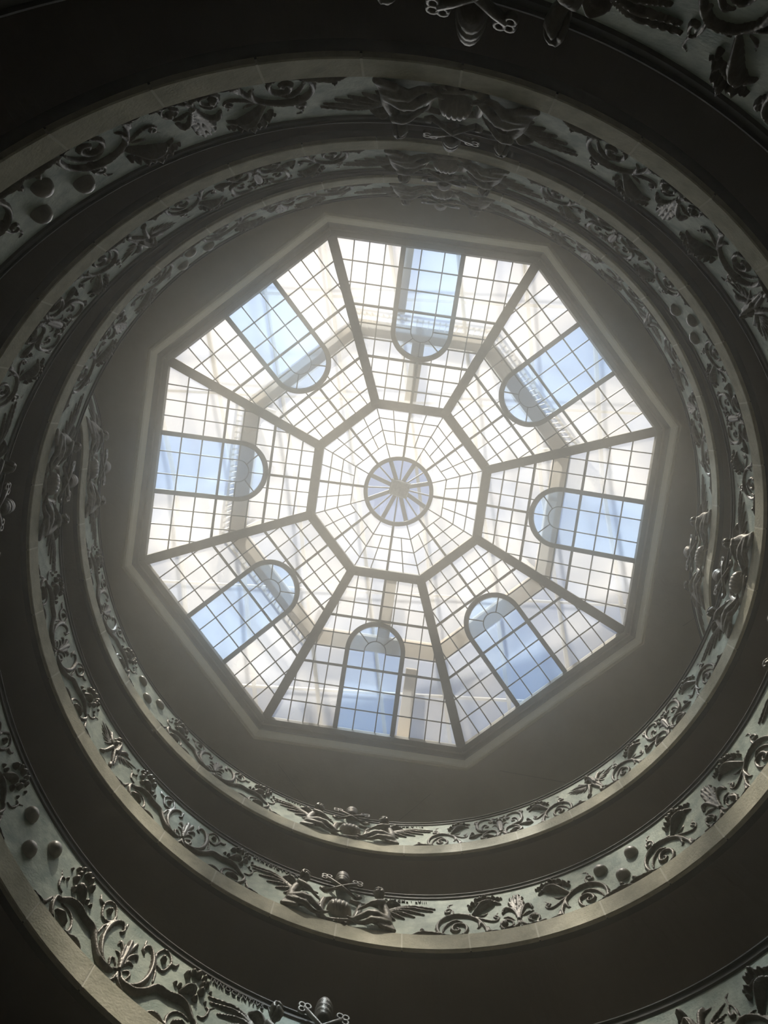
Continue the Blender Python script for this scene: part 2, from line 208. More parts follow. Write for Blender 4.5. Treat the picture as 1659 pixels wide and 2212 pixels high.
def relief_field(strokes, res=.014, ymin=.004, ymax=1.30, dy=.07, rib=.12, ys=1.0, k=1.0):
    allp = np.array([p for s in strokes for p in s[0]]); rm = max(max(s[1]) for s in strokes)
    x0, x1 = allp[:,0].min()-rm-.03, allp[:,0].max()+rm+.03
    y0, y1 = max(ymin, (allp[:,1].min()+dy)*ys-rm-.03), min(ymax, (allp[:,1].max()+dy)*ys+rm+.03)
    gx = np.arange(x0, x1, res); gy = np.arange(y0, y1, res)
    X, Y = np.meshgrid(gx, gy, indexing='ij'); Hh = np.zeros_like(X)
    for s in strokes:
        Q = cr([(p[0], (p[1]+dy)*ys) for p in s[0]], s[1]); hk = (s[2] if len(s) > 2 else 1)*k
        Q[:,2] = np.maximum(Q[:,2], .004)
        for a, b in zip(Q[:-1], Q[1:]):
            r = max(a[2], b[2])
            i0, i1 = np.searchsorted(gx, (min(a[0],b[0])-r, max(a[0],b[0])+r)); j0, j1 = np.searchsorted(gy, (min(a[1],b[1])-r, max(a[1],b[1])+r))
            if i1 <= i0 or j1 <= j0: continue
            xs, yy = X[i0:i1,j0:j1], Y[i0:i1,j0:j1]
            d = b[:2]-a[:2]; L2 = max(d@d, 1e-12)
            t = np.clip(((xs-a[0])*d[0]+(yy-a[1])*d[1])/L2, 0, 1)
            ds = np.hypot(xs-a[0]-t*d[0], yy-a[1]-t*d[1]); rr = a[2]+(b[2]-a[2])*t
            q = np.clip(1-(ds/rr)**2, 0, None)
            hq = hk*rr*(np.sqrt(q)*1.25+.25*(q > 0))*(1-rib+rib*np.cos(ds/rr*2.2*PI))
            Hh[i0:i1,j0:j1] = np.maximum(Hh[i0:i1,j0:j1], np.where(q > 0, hq, 0))
    return X, Y, Hh
def field_mesh(F):
    X, Y, Hh = F; n, m = Hh.shape; on = Hh > 0
    cell = on[:-1,:-1]|on[1:,:-1]|on[:-1,1:]|on[1:,1:]
    ii, jj = np.nonzero(cell); idx = np.arange(n*m).reshape(n, m)
    q = np.stack([idx[ii,jj], idx[ii+1,jj], idx[ii+1,jj+1], idx[ii,jj+1]], 1)
    used, inv = np.unique(q, return_inverse=True)
    hh_ = Hh.ravel()[used]; return X.ravel()[used], Y.ravel()[used], np.where(hh_ > 0, hh_, -.01), inv.reshape(q.shape)
FM = {}
def place_relief(name, key, hx, uc, xoff, flip, m, parent):
    x, y, h, q = FM[key]
    xx = (-x if flip else x)+xoff
    V = ornament_to_world(hx, uc, xx, y, h+.004)
    F = q if flip else q[:, ::-1]
    me = bpy.data.meshes.new(name); me.vertices.add(len(V)); me.vertices.foreach_set('co', V.ravel())
    me.loops.add(F.size); me.loops.foreach_set('vertex_index', F.ravel().astype(np.int32))
    me.polygons.add(len(F)); me.polygons.foreach_set('loop_start', np.arange(0, F.size, 4, dtype=np.int32))
    me.update(calc_edges=True); me.validate()
    me.polygons.foreach_set('use_smooth', np.ones(len(F), bool)); me.materials.append(m)
    o = bpy.data.objects.new(name, me); C.objects.link(o)
    if parent: o.parent = parent
    return o
def shifted(strokes, dx=0, mir=False): return [[[((-p[0] if mir else p[0])+dx, p[1]) for p in s[0]], s[1], s[2]] for s in strokes]
for k_, res in dict(scrollA=.014, palmA=.014, eagle=.014, scrollC=.014, palmC=.014).items(): FM[k_] = field_mesh(relief_field(ORN[k_], res))
XC = 1.875
PBC = 2.81
sb = [[[(1.2+(p[0]-1.2)*.74, p[1]) for p in s[0]], [r*.86 for r in s[1]], s[2]] for s in ORN['scrollA']]
FM['scrollB'] = field_mesh(relief_field(sb, .014))
pb = shifted(ORN['palmB'], -PBC); pb = pb+[[[(-p[0], p[1]) for p in s[0]], s[1], s[2]] for s in pb]
FM['palmB'] = field_mesh(relief_field(pb, .014, dy=.20, ys=.93))
for k_ in ('wing', 'frame', 'keys'): FM[k_] = field_mesh(relief_field(ORN[k_], .014, dy=.09, rib=.05 if k_ != 'wing' else .12, ymax=1.28, k=1.1))
shd = [[[(-.03, .43), (.05, .43)], [.165, .165], 1.0]]
X_, Y_, H_ = relief_field(shd, .014, dy=0, rib=0, k=.72)
for gx_ in (-.10, -.033, .04, .11): H_ = H_-.02*np.exp(-((X_-.01-(gx_-.01)*np.sqrt(np.clip(1-((Y_-.43)/.19)**2, 0, 1)))/.009)**2)*(H_ > .03)
FM['shield'] = field_mesh((X_, Y_, H_))
def remeshed(tubes, balls, vox):
    """one continuous skin over tapered limbs, in (x, y, h) coordinates of the frieze"""
    b = MB()
    for P_, R_ in tubes:
        Q = cr3(P_, R_)
        for p in Q: ball_(b, p[:3], p[3])
    for c, r in balls: ball_(b, c, r)
    o = b.build('tmp', M_bronze); md = o.modifiers.new('r', 'REMESH'); md.mode = 'VOXEL'; md.voxel_size = vox
    sm = o.modifiers.new('s', 'SMOOTH'); sm.factor = .6; sm.iterations = 3
    me = bpy.data.meshes.new_from_object(o.evaluated_get(bpy.context.evaluated_depsgraph_get()))
    co = np.zeros(len(me.vertices)*3); me.vertices.foreach_get('co', co)
    F = [tuple(p.vertices) for p in me.polygons]; bpy.data.objects.remove(o); bpy.data.meshes.remove(me)
    return co.reshape(-1, 3), F
def cr3(P_, R_, n=6):
    P_ = np.array([list(p)+[r] for p, r in zip(P_, R_)], float); out = []
    for a, b in zip(P_[:-1], P_[1:]):
        m_ = max(n, int(np.linalg.norm(b[:3]-a[:3])/(.35*min(a[3], b[3]))))
        out += [a+(b-a)*t for t in np.linspace(0, 1, m_, endpoint=False)]
    return out+[P_[-1]]
def ball_(b, c, r, n=10, m=6):
    if not hasattr(r, '__len__'): r = (r, r, r)
    V = [(c[0]+r[0]*math.sin(PI*j/m)*math.cos(2*PI*i/n), c[1]+r[1]*math.sin(PI*j/m)*math.sin(2*PI*i/n), c[2]+r[2]*math.cos(PI*j/m)) for j in range(1, m) for i in range(n)]
    V += [(c[0], c[1], c[2]+r[2]), (c[0], c[1], c[2]-r[2])]; t = len(V)
    F = [(j*n+i, (j+1)*n+i, (j+1)*n+(i+1) % n, j*n+(i+1) % n) for j in range(m-2) for i in range(n)]
    F += [(t-2, i, (i+1) % n) for i in range(n)]+[(t-1, (m-2)*n+(i+1) % n, (m-2)*n+i) for i in range(n)]
    b.add(V, F)
def angel_tubes():
    T = [([(.80,.20,.05),(.81,.36,.07),(.78,.50,.08),(.735,.62,.09)], [.09,.08,.082,.084]),        # trunk
         ([(.71,.69,.11),(.665,.78,.16)], [.050,.044]),                                            # neck
         ([(.80,.22,.06),(.64,.26,.13),(.50,.24,.15)], [.095,.078,.06]), ([(.50,.24,.15),(.36,.15,.11),(.24,.09,.08)], [.06,.048,.032]), ([(.24,.09,.08),(.16,.10,.10)], [.032,.022]),
         ([(.82,.17,.05),(.68,.13,.10),(.56,.11,.12)], [.085,.07,.056]), ([(.56,.11,.12),(.44,.06,.08),(.34,.05,.06)], [.055,.042,.03]), ([(.34,.05,.06),(.27,.05,.08)], [.03,.02]),
         ([(.73,.66,.16),(.62,.54,.21),(.55,.49,.21)], [.056,.046,.038]), ([(.55,.49,.21),(.45,.43,.17),(.37,.40,.13)], [.038,.032,.022]),
         ([(.66,.70,.07),(.55,.66,.10),(.46,.64,.09)], [.048,.04,.028]), ([(.46,.64,.09),(.38,.66,.08)], [.028,.02])]
    for i in range(4):                                                                             # fingers on the frame
        T.append(([(.37,.40,.13),(.335,.425-.02*i,.12),(.315,.405-.02*i,.095)], [.016,.011,.009]))
    T.append(([(.38,.42,.14),(.35,.445,.145)], [.013,.010]))
    for i in range(6):                                                                             # robe folds
        x = .70+.035*i; T.append(([(.78+.015*i,.32,.10-.008*i),(x,.17,.10-.01*i),(x+.01*i,.03,.08-.01*i)], [.03,.032,.036]))
    for i in range(3): T.append(([(.76-.03*i,.27,.13),(.60,.30-.05*i,.185-.012*i),(.44,.22-.04*i,.14)], [.022,.024,.014]))
    return T
HB = [((.635,.865,.14),(.078,.092,.085)), ((.562,.85,.165),(.020,.020,.022)), ((.572,.885,.175),(.030,.012,.016)), ((.572,.822,.160),(.022,.010,.014)), ((.60,.79,.145),(.034,.026,.034)), ((.645,.87,.225),(.016,.028,.012))]
HB = [((c[0], c[1], c[2]+.05), r) for c, r in HB]
ANGEL = remeshed(angel_tubes(), HB, .0145)
random.seed(5); hb = []
for i in range(44):
    a = random.uniform(-.8, 2.7); c = random.uniform(-.9, .9)
    hb.append(((.655+.080*math.cos(a)*math.cos(c), .885+.090*math.sin(a)*math.cos(c), .19+.085*math.sin(c)), .024+.010*random.random()))
HAIR = remeshed([], hb, .013)
def place_solid(name, src, hx, uc, flip, m, parent):
    co, F = src; x = -co[:,0] if flip else co[:,0]
    V = ornament_to_world(hx, uc, x, co[:,1]+.02, co[:,2])
    return mesh_ob(name, V, F if not flip else [f[::-1] for f in F], m, parent, True)

# ---------------------------------------------------------------- ramps (soffit, curb stones, parapet backs)
RAMP_W = 3.3
def build_ramp(hx, label):
    root = empty('spiral_ramp', label, 'ramp', 'spiral ramps')
    u0, u1 = UMIN[hx], UMAX; n = int((u1-u0)*150)
    def slab(u):
        r, z = face(u, 1.0); r, z = float(r), float(z); ro_ = float(Rf(z)+RO)+RAMP_W+.15
        rt, zt = face(u, .74)
        return [(r+.15, z+.10), (max(ro_, r+.6), z+.10), (max(ro_, r+.6), z+.62), (r+.15, z+.62)]
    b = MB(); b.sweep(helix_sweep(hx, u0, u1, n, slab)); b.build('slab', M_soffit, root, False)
    def back(u):
        r1, z1 = map(float, face(u, .70)); r0, z0 = map(float, face(u, .03))
        return [(r1+.045, z1-.02), (r1+.30, z1-.02), (r0+.28, z0), (r0+.045, z0)]
    def gap_shade(u):
        r, z = map(float, face(u, 1.0))
        return [(r+.04, z+.03), (r+.15, z+.03), (r+.16, z+.30), (r+.06, z+.30)]
    b = MB(); b.sweep(helix_sweep(hx, u0, u1, n, gap_shade)); b.build('gap_shade_strip', M_rail, root)  # black strip paints in the shade of the gap below the stone edge
    b = MB(); b.sweep(helix_sweep(hx, u0, u1, n, back)); b.build('parapet_wall', M_wall, root)
    def mortar(u):
        r, z = map(float, face(u, 1.0)); r2, z2 = map(float, face(u, VB-.005))
        return [(r-.0125, z+.012), (r+.03, z+.012), (r2+.09, z2-.006), (r2-.030, z2-.022)]
    b = MB(); b.sweep(helix_sweep(hx, u0, u1, n, mortar)); b.build('mortar_bed', M_mortar, root)
    step = .5/9; ks = int((u1-UC)/step); i = ks
    while UC+(i+1)*step > u0+.02:
        ua, ub = UC+i*step, min(UC+(i+1)*step, u1); du = .0007
        def stone(u):
            r, z = map(float, face(u, 1.0)); r2, z2 = map(float, face(u, VB))
            return [(r-.015, z+.015), (r-.005, z), (r+.04, z), (r2+.10, z2), (r2-.02, z2), (r2-.034, z2-.018)]
        b = MB(); b.sweep(helix_sweep(hx, ua+du, ub-du, 9, stone)); b.build('curb_stone', M_stone, root)
        i -= 1
    return root
build_ramp('A', 'spiral ramp whose upper end curls away behind the lower right turn, pale stone edge')
build_ramp('B', 'spiral ramp whose upper end slips behind the left turn, pale stone edge')

# ---------------------------------------------------------------- frieze panels and coats of arms
def rank_name(hx, u):
    L = []
    q = float(pos(hx, u))
    for h2 in 'AB':
        k0 = 0
        for k in range(-8, 3):
            uu = round((u-UC-.25)/.5)*.5+UC+.25 if False else None
    return None
QN = {1: 'lower right', 2: 'lower left', 3: 'upper left', 0: 'upper right'}
ORD = ['innermost', 'second', 'third', 'fourth', 'fifth', 'sixth', 'seventh', 'eighth']
panels = []
for hx, kmin in (('A', -5), ('B', -6)):
    for k in range(kmin, 2):
        panels.append((hx, UC+.25+.5*k, k))
def quad(hx, u):
    a = math.degrees(float(pos(hx, u))) % 360
    return {53: 1, 143: 2, 233: 3, 323: 0}[min((53,143,233,323), key=lambda t: abs(t-a))]
def side4(hx, u):
    a = math.degrees(float(pos(hx, u))) % 360
    return min(((abs((a-t+180) % 360-180), s) for t, s in ((8,'right'),(98,'bottom'),(188,'left'),(278,'top'))))[1]
rank = {}
for q in range(4):
    P_ = sorted([p for p in panels if quad(p[0], p[1]) == q], key=lambda p: -float(zr(p[1])))
    for i, p in enumerate(P_): rank[p] = i
TEXTS = {}
def letters(txt, hx, uc, xc, yc, size, parent):
    cu = bpy.data.curves.new('lettering', 'FONT'); cu.body = txt; cu.size = size; cu.align_x = 'CENTER'; cu.extrude = .012; cu.space_character = 1.25
    tmp = bpy.data.objects.new('tmp', cu); C.objects.link(tmp)
    dg = bpy.context.evaluated_depsgraph_get(); me = bpy.data.meshes.new_from_object(tmp.evaluated_get(dg))
    bpy.data.objects.remove(tmp)
    co = np.zeros(len(me.vertices)*3); me.vertices.foreach_get('co', co); co = co.reshape(-1, 3)
    V = ornament_to_world(hx, uc, xc+co[:,0], yc+co[:,1], .012+co[:,2])
    me.vertices.foreach_set('co', V.ravel()); me.materials.clear(); me.materials.append(M_rail); me.update()
    me.name = 'lettering'; o = bpy.data.objects.new('lettering', me); C.objects.link(o); o.parent = parent; o['kind'] = 'stuff'
def dome_ball(hx, uc, x, y, r, parent):
    n, m = 22, 12; V = []; F = []
    for j in range(m+1):
        th = PI*j/m*.62
        for i in range(n):
            ph = 2*PI*i/n; V.append(ornament_to_world(hx, uc, x+r*math.sin(th)*math.cos(ph), y+r*math.sin(th)*math.sin(ph), r*(math.cos(th)*.85+.12)))
    F = [(j*n+i, j*n+(i+1) % n, (j+1)*n+(i+1) % n, (j+1)*n+i) for j in range(m) for i in range(n)]
    return mesh_ob('ball', V, F, M_ball, parent, True)
for p in panels+[('A', UC+1.25, 2), ('B', UC+1.25, 2)]:
    hx, uc, k = p; end = k == 2
    ua, ub = (UC+1.0, UMAX) if end else (uc-.25, uc+.25)
    balls = (k % 2 == 1) if hx == 'B' else (k % 2 == 0)
    if end: lab = 'curled end panel of the frieze '+('at right, slipping behind the next turn' if hx == 'A' else 'at left, slipping behind the next turn')
    else:
        lab = '%s frieze ring from the skylight, its %s quarter, with %s' % (ORD[rank[p]], QN[quad(hx, uc)], 'three bronze balls' if balls else 'a spread-winged eagle')
    root = empty('frieze_panel', lab, 'frieze panel', 'bronze frieze panels'); tag(root)
    n = 5 if end else 60
    def plate(u):
        r1, z1 = map(float, face(u, VB)); r0, z0 = map(float, face(u, .045))
        return [(r1, z1), (r1+.04, z1), (r0+.04, z0), (r0, z0)]
    b = MB(); b.sweep(helix_sweep(hx, ua, ub, max(n, 16), plate)); b.build('back_plate', M_patina, root, False)
    def rail(u):
        r, z = map(float, face(u, 0)); 
        return [(r-.05, z-.015), (r-.035, z+.005), (r+.30, z+.005), (r+.30, z-.06), (r-.010, z-.12), (r-.03, z-.10), (r-.03, z-.035), (r-.05, z-.03)]
    b = MB(); b.sweep(helix_sweep(hx, ua, ub, max(n, 16), rail)); b.build('hand_rail', M_rail, root, False)
    if end:
        continue
    # downhill half is +x, uphill half -x ; emblem at x=0, coats of arms at +-4.71
    pal, pc = ('palmA', 2.985) if hx == 'A' else ('palmB', 0.0)
    if quad(hx, uc) == 2:
        for sg in (False, True):
            c1 = XC if not sg else -XC
            place_relief('acanthus_scroll', 'scrollC', hx, uc, 0 if not sg else 0, sg, M_bronze, root)
            place_relief('acanthus_scroll', 'scrollC', hx, uc, 2*c1, not sg, M_bronze, root)
            place_relief('palmette', 'palmC', hx, uc, 0, sg, M_bronze, root)
    else:
      for sgn in (-1, 1):
        # the pattern was laid out from the uphill coat of arms (x=-4.71) towards the emblem
        scr = 'scrollA' if hx == 'A' else 'scrollB'; PM = 2.985 if hx == 'A' else 2.88
        if sgn == -1:
            place_relief('acanthus_scroll', scr, hx, uc, -4.71, False, M_bronze, root)
            place_relief('acanthus_scroll', scr, hx, uc, -4.71+2*PM, True, M_bronze, root)
            place_relief('palmette', pal, hx, uc, (-4.71 if hx == 'A' else -1.83), False, M_bronze, root)
        else:
            place_relief('acanthus_scroll', scr, hx, uc, 4.71, True, M_bronze, root)
            place_relief('acanthus_scroll', scr, hx, uc, 4.71-2*PM, False, M_bronze, root)
            place_relief('palmette', pal, hx, uc, (4.71 if hx == 'A' else 1.83), True, M_bronze, root)
    if balls:
        for bx, by in ((.24, .84), (-.33, .80), (-.03, .37)): dome_ball(hx, uc, bx, by, .115, root)
    else:
        place_relief('eagle', 'eagle', hx, uc, 0, False, M_bronze, root)

def coat(hx, uc, texts=None):
    s4 = side4(hx, uc)
    return s4
coats = []
for hx, kmin in (('A', -4), ('B', -6)):
    for k in range(kmin, 3): coats.append((hx, UC+.5*k, k))
crank = {}
for s4 in ('right', 'bottom', 'left', 'top'):
    P_ = sorted([p for p in coats if side4(p[0], p[1]) == s4], key=lambda p: -float(zr(p[1])))
    for i, p in enumerate(P_): crank[p] = i
def tube_pts(hx, uc, path, rad, n=10):
    """tube through (x,y,h) points mapped on to the parapet"""
    rings = []
    for i, (x, y, h) in enumerate(path):
        a = path[max(0, i-1)]; b = path[min(len(path)-1, i+1)]
        d = Vector((b[0]-a[0], b[1]-a[1], b[2]-a[2])).normalized(); e = d.cross(Vector((0,0,1)))
        e = e.normalized() if e.length > 1e-4 else Vector((1,0,0)); f = d.cross(e)
        r = rad[i] if hasattr(rad, '__len__') else rad
        rings.append([tuple(float(t) for t in ornament_to_world(hx, uc, x+(e.x*math.cos(t_)+f.x*math.sin(t_))*r, y+(e.y*math.cos(t_)+f.y*math.sin(t_))*r, h+(e.z*math.cos(t_)+f.z*math.sin(t_))*r)) for t_ in [2*PI*j/n for j in range(n)]])
    return rings
for p in coats:
    hx, uc, k = p; s4 = side4(hx, uc); i = crank[p]
    lab = 'coat of arms with tiara and keys, %s, %s ring out from the skylight' % ({'right':'right side','left':'left side','top':'top side','bottom':'bottom side'}[s4], ORD[i])
    root = empty('coat_of_arms', lab, 'coat of arms', 'coats of arms on the frieze')
    place_relief('shield', 'shield', hx, uc, 0, False, M_ball, root)
    place_relief('shield_frame', 'frame', hx, uc, 0, False, M_ball, root)
    for fl in (False, True):
        a = place_solid('angel', ANGEL, hx, uc, fl, M_figure, root)
        place_relief('wing', 'wing', hx, uc, 0, fl, M_bronze, a)
        place_solid('hair', HAIR, hx, uc, fl, M_bronze, a)
    # crossed keys standing proud
    for sg in (-1, 1):
        b = MB()
        b.sweep(tube_pts(hx, uc, [(sg*.27, 1.27, .12), (sg*.16, 1.15, .14), (0, 1.0, .15), (-sg*.27, .78, .10)], [.032, .032, .03, .028]))
        for c_ in range(3):
            aa = math.radians(42 if sg > 0 else 138)+(c_-1)*1.5; cx_, cy_ = sg*.27+.06*math.cos(aa), 1.27+.06*math.sin(aa)
            b.sweep(tube_pts(hx, uc, [(cx_+.045*math.cos(t*2*PI/10), cy_+.045*math.sin(t*2*PI/10), .12) for t in range(11)], .022, 6), caps=False)
        b.sweep(tube_pts(hx, uc, [(-sg*.27, .78, .10), (-sg*.34, .85, .10), (-sg*.28, .91, .10)], [.03, .035, .02], 8))
        b.build('key', M_bronze, root, True)
    # beehive tiara rising over the rail
    b = MB(); prof = [(.085,1.12),(.115,1.16),(.11,1.18),(.125,1.21),(.128,1.25),(.122,1.265),(.135,1.285),(.133,1.33),(.122,1.35),(.130,1.37),(.120,1.43),(.095,1.49),(.055,1.53),(.02,1.545),(.022,1.56),(.03,1.575),(.022,1.60),(.002,1.61)]
    rings = [[tuple(float(t) for t in ornament_to_world(hx, uc, r*math.cos(t_), y, .11+r*math.sin(t_))) for t_ in [2*PI*j/18 for j in range(18)]] for r, y in prof]
    b.sweep(rings); b.build('tiara', M_bronze, root, True)
    T = {('A', -1): ('BENEDICTVS XIV', 'MDCCXL · LVIII'), ('B', -3): ('INNOCENTIVS VIII', None), ('B', 1): ('PAVLVS III', 'MDXXXIV · IL')}.get((hx, k))
    if T:
        letters(T[0], hx, uc, -1.12, 1.13, .105 if len(T[0]) > 10 else .085, root)
        if T[1]: letters(T[1], hx, uc, 1.10, 1.08, .085, root)

# ---------------------------------------------------------------- room shell
ZC = 26.27                      # ceiling
OA = math.radians(-104.28)      # first corner of the octagon
def octo(R, z): return [(R*math.cos(OA+k*PI/4), R*math.sin(OA+k*PI/4), z) for k in range(8)]
def cap_ceiling():
    n = 96; V = []; F = []
    m = 24
    for j in range(n):
        a = OA+2*PI*j/n; kf = j/(n/8); k = int(kf); t = kf-k
        p, q = octo(8.75, ZC)[k % 8], octo(8.75, ZC)[(k+1) % 8]
        V.append((p[0]*(1-t)+q[0]*t, p[1]*(1-t)+q[1]*t, ZC)); V.append((13.6*math.cos(a), 13.6*math.sin(a), ZC))
    V += [(x, y, ZC+.35) for x, y, _ in V[:2*n]]
    for j in range(n):
        a, b = 2*j, 2*((j+1) % n); F += [(a, b, b+1, a+1), (a+2*n, a+1+2*n, b+1+2*n, b+2*n), (a+1, b+1, b+1+2*n, a+1+2*n)]
    return mesh_ob('ceiling', V, F, M_plaster)
tag(cap_ceiling(), kind='structure')
def ring8(prof, name, m, parent=None, kind=None):
    """closed octagonal sweep; prof = (R, z) points, closed profile"""
    V = []; n = len(prof)
    for k in range(8):
        for R, z in prof: V.append((R*math.cos(OA+k*PI/4), R*math.sin(OA+k*PI/4), z))
    F = [(k*n+i, ((k+1) % 8)*n+i, ((k+1) % 8)*n+(i+1) % n, k*n+(i+1) % n) for k in range(8) for i in range(n)]
    o = mesh_ob(name, V, F, m, parent)
    if kind: o['kind'] = kind
    return o
# rounded cream moulding round the opening, then the plastered shaft
ring8([(8.90, ZC+.02), (8.82, ZC-.03), (8.76, ZC-.03), (8.715, ZC+.02), (8.69, ZC+.12), (8.655, ZC+.36), (8.9, ZC+.36)], 'trim_1', M_mould, kind='structure')
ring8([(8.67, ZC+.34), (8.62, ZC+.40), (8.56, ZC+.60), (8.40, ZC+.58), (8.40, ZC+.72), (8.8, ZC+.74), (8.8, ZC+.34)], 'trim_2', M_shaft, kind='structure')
# drum wall
zz = np.linspace(-1.7, ZC+.05, 40); nn = 96
V = []; F = []
for z in zz:
    R_ = min(float(Rf(max(z, 2.0)+.8))+RAMP_W, 13.3)
    for k in range(nn): V.append((R_*math.cos(2*PI*k/nn), R_*math.sin(2*PI*k/nn), z))
for i in range(len(zz)-1):
    for k in range(nn): F.append((i*nn+k, (i+1)*nn+k, (i+1)*nn+(k+1) % nn, i*nn+(k+1) % nn))
tag(mesh_ob('wall_round', V, F, M_wall, smooth=True), kind='structure')
V = [(0,0,-1.7)]+[(7.6*math.cos(2*PI*k/64), 7.6*math.sin(2*PI*k/64), -1.7) for k in range(64)]
tag(mesh_ob('floor', V, [(0, 1+k, 1+(k+1) % 64) for k in range(64)], M_floor), kind='structure')
# thin strips on the ceiling in a darker plaster colour

ceil_ob = bpy.data.objects['ceiling']
for p, q in (((-3.77, 8.42), (-2.76, 9.77)), ((1.05, 9.35), (0.06, 10.22)), ((3.22, 8.58), (5.28, 8.94)), ((8.8, 3.95), (9.56, 3.41))):
    B = MB(); B.beam((*p, ZC-.002), (*q, ZC-.002), .022, .006, (0,0,1)); B.build('ceiling_strip', M_dark_plaster, ceil_ob)
# ---------------------------------------------------------------- skylight
ZO, RO8, ZM, RM = 26.9, 8.35, 29.4, 3.13
class Sector:
    def __init__(s, k):
        a = OA+PI/8+k*PI/4; s.n = Vector((math.cos(a), math.sin(a), 0)); s.t = Vector((-math.sin(a), math.cos(a), 0))
        ca = math.cos(PI/8); p1 = s.n*RM*ca+Vector((0,0,ZM)); s.p0 = s.n*RO8*ca+Vector((0,0,ZO))
        d = p1-s.p0; s.L = d.length; s.d = d/s.L; s.nn = s.t.cross(s.d).normalized()
        if s.nn.z < 0: s.nn = -s.nn
    def P(s, e, w, h=0): return s.p0+s.t*e+s.d*w+s.nn*h
def erib(w): return 3.02-.3615*w
SC = [2.70, .93]
def arch_pts(r, n=24, c=2.70): return [(r*math.cos(PI*i/n), c+r*math.sin(PI*i/n)) for i in range(n+1)]
def clip(poly, a, b, c):
    """keep a*e+b*w<=c"""
    out = []
    for i in range(len(poly)):
        p, q = poly[i], poly[(i+1) % len(poly)]; fp, fq = a*p[0]+b*p[1]-c, a*q[0]+b*q[1]-c
        if fp <= 0: out.append(p)
        if (fp < 0 < fq) or (fq < 0 < fp): t = fp/(fp-fq); out.append((p[0]+(q[0]-p[0])*t, p[1]+(q[1]-p[1])*t))
    return out
def area(P_): return abs(sum(P_[i][0]*P_[(i+1) % len(P_)][1]-P_[(i+1) % len(P_)][0]*P_[i][1] for i in range(len(P_)))/2)
def inside_arch(p): return (abs(p[0]) < .93 and p[1] < 2.70) or math.hypot(p[0], p[1]-2.70) < .93
def minus_arch(poly):
    D = []
    for i in range(len(poly)):
        p, q = poly[i], poly[(i+1) % len(poly)]; n = max(1, int(math.hypot(q[0]-p[0], q[1]-p[1])/.02))
        D += [(p[0]+(q[0]-p[0])*j/n, p[1]+(q[1]-p[1])*j/n) for j in range(n)]
    out = []
    for p in D:
        if inside_arch(p):
            dx, dy = p[0], p[1]-2.70
            if dy > 0: l = math.hypot(dx, dy) or 1; p = (dx/l*.93, 2.70+dy/l*.93)
            else: p = (math.copysign(.93, dx), p[1])
        if not out or math.hypot(p[0]-out[-1][0], p[1]-out[-1][1]) > 1e-4: out.append(p)
    # drop collinear points
    k = []
    for i in range(len(out)):
        a, b, c = out[i-1], out[i], out[(i+1) % len(out)]
        if abs((b[0]-a[0])*(c[1]-a[1])-(b[1]-a[1])*(c[0]-a[0])) > 1e-6: k.append(b)
    return k
rows = [.06, .71, 1.38, 2.07, 2.65, 3.16, 3.76, 4.29, 4.80, 5.29]
def sector_panes():
    out = []   # (poly, blue)
    for i in range(9):
        w0, w1 = rows[i], rows[i+1]
        if w1 <= 2.07+.01: cols = [.93, 1.48, 1.98, 2.46, 3.1]
        elif w0 < 2.65: cols = [.93, 1.48, 1.98, 2.46]
        elif w0 < 3.16: cols = [.70, 1.48, 1.98, 2.46]
        else: cols = [0, .45, .95, 1.48, 1.98, 2.46]
        for a, b in zip(cols[:-1], cols[1:]):
            P_ = clip([(a, w0), (b, w0), (b, w1), (a, w1)], 1, .3615, 3.04)
            if len(P_) < 3 or area(P_) < .004: continue
            if w0 > 2.6 and w0 < 3.7: P_ = minus_arch(P_)
            if len(P_) < 3 or area(P_) < .004: continue
            out.append((P_, False)); out.append(([(-e, w) for e, w in P_][::-1], False))
    for i in range(3):
        w0, w1 = rows[i], rows[i+1]
        for a, b in ((-.93,-.36), (-.36,.36), (.36,.93)): out.append(([(a,w0),(b,w0),(b,w1),(a,w1)], True))
    for a, b in ((-.93,-.36), (.36,.93)): out.append(([(a,2.07),(b,2.07),(b,2.68),(a,2.68)], True))
    out.append(([(-.36,2.07),(.36,2.07)]+arch_pts(.36, 12, 2.68), True))
    for q in range(4):
        a0, a1 = PI*q/4, PI*(q+1)/4; n = 6
        oo = [(.93*math.cos(a0+(a1-a0)*j/n), 2.68+.95*math.sin(a0+(a1-a0)*j/n)) for j in range(n+1)]
        ii = [(.36*math.cos(a0+(a1-a0)*j/n), 2.68+.36*math.sin(a0+(a1-a0)*j/n)) for j in range(n+1)][::-1]
        out.append((oo+ii, True))
    return out
PANES = sector_panes()
QD = ['top', 'upper right', 'right', 'lower right', 'bottom', 'lower left', 'left', 'upper left']
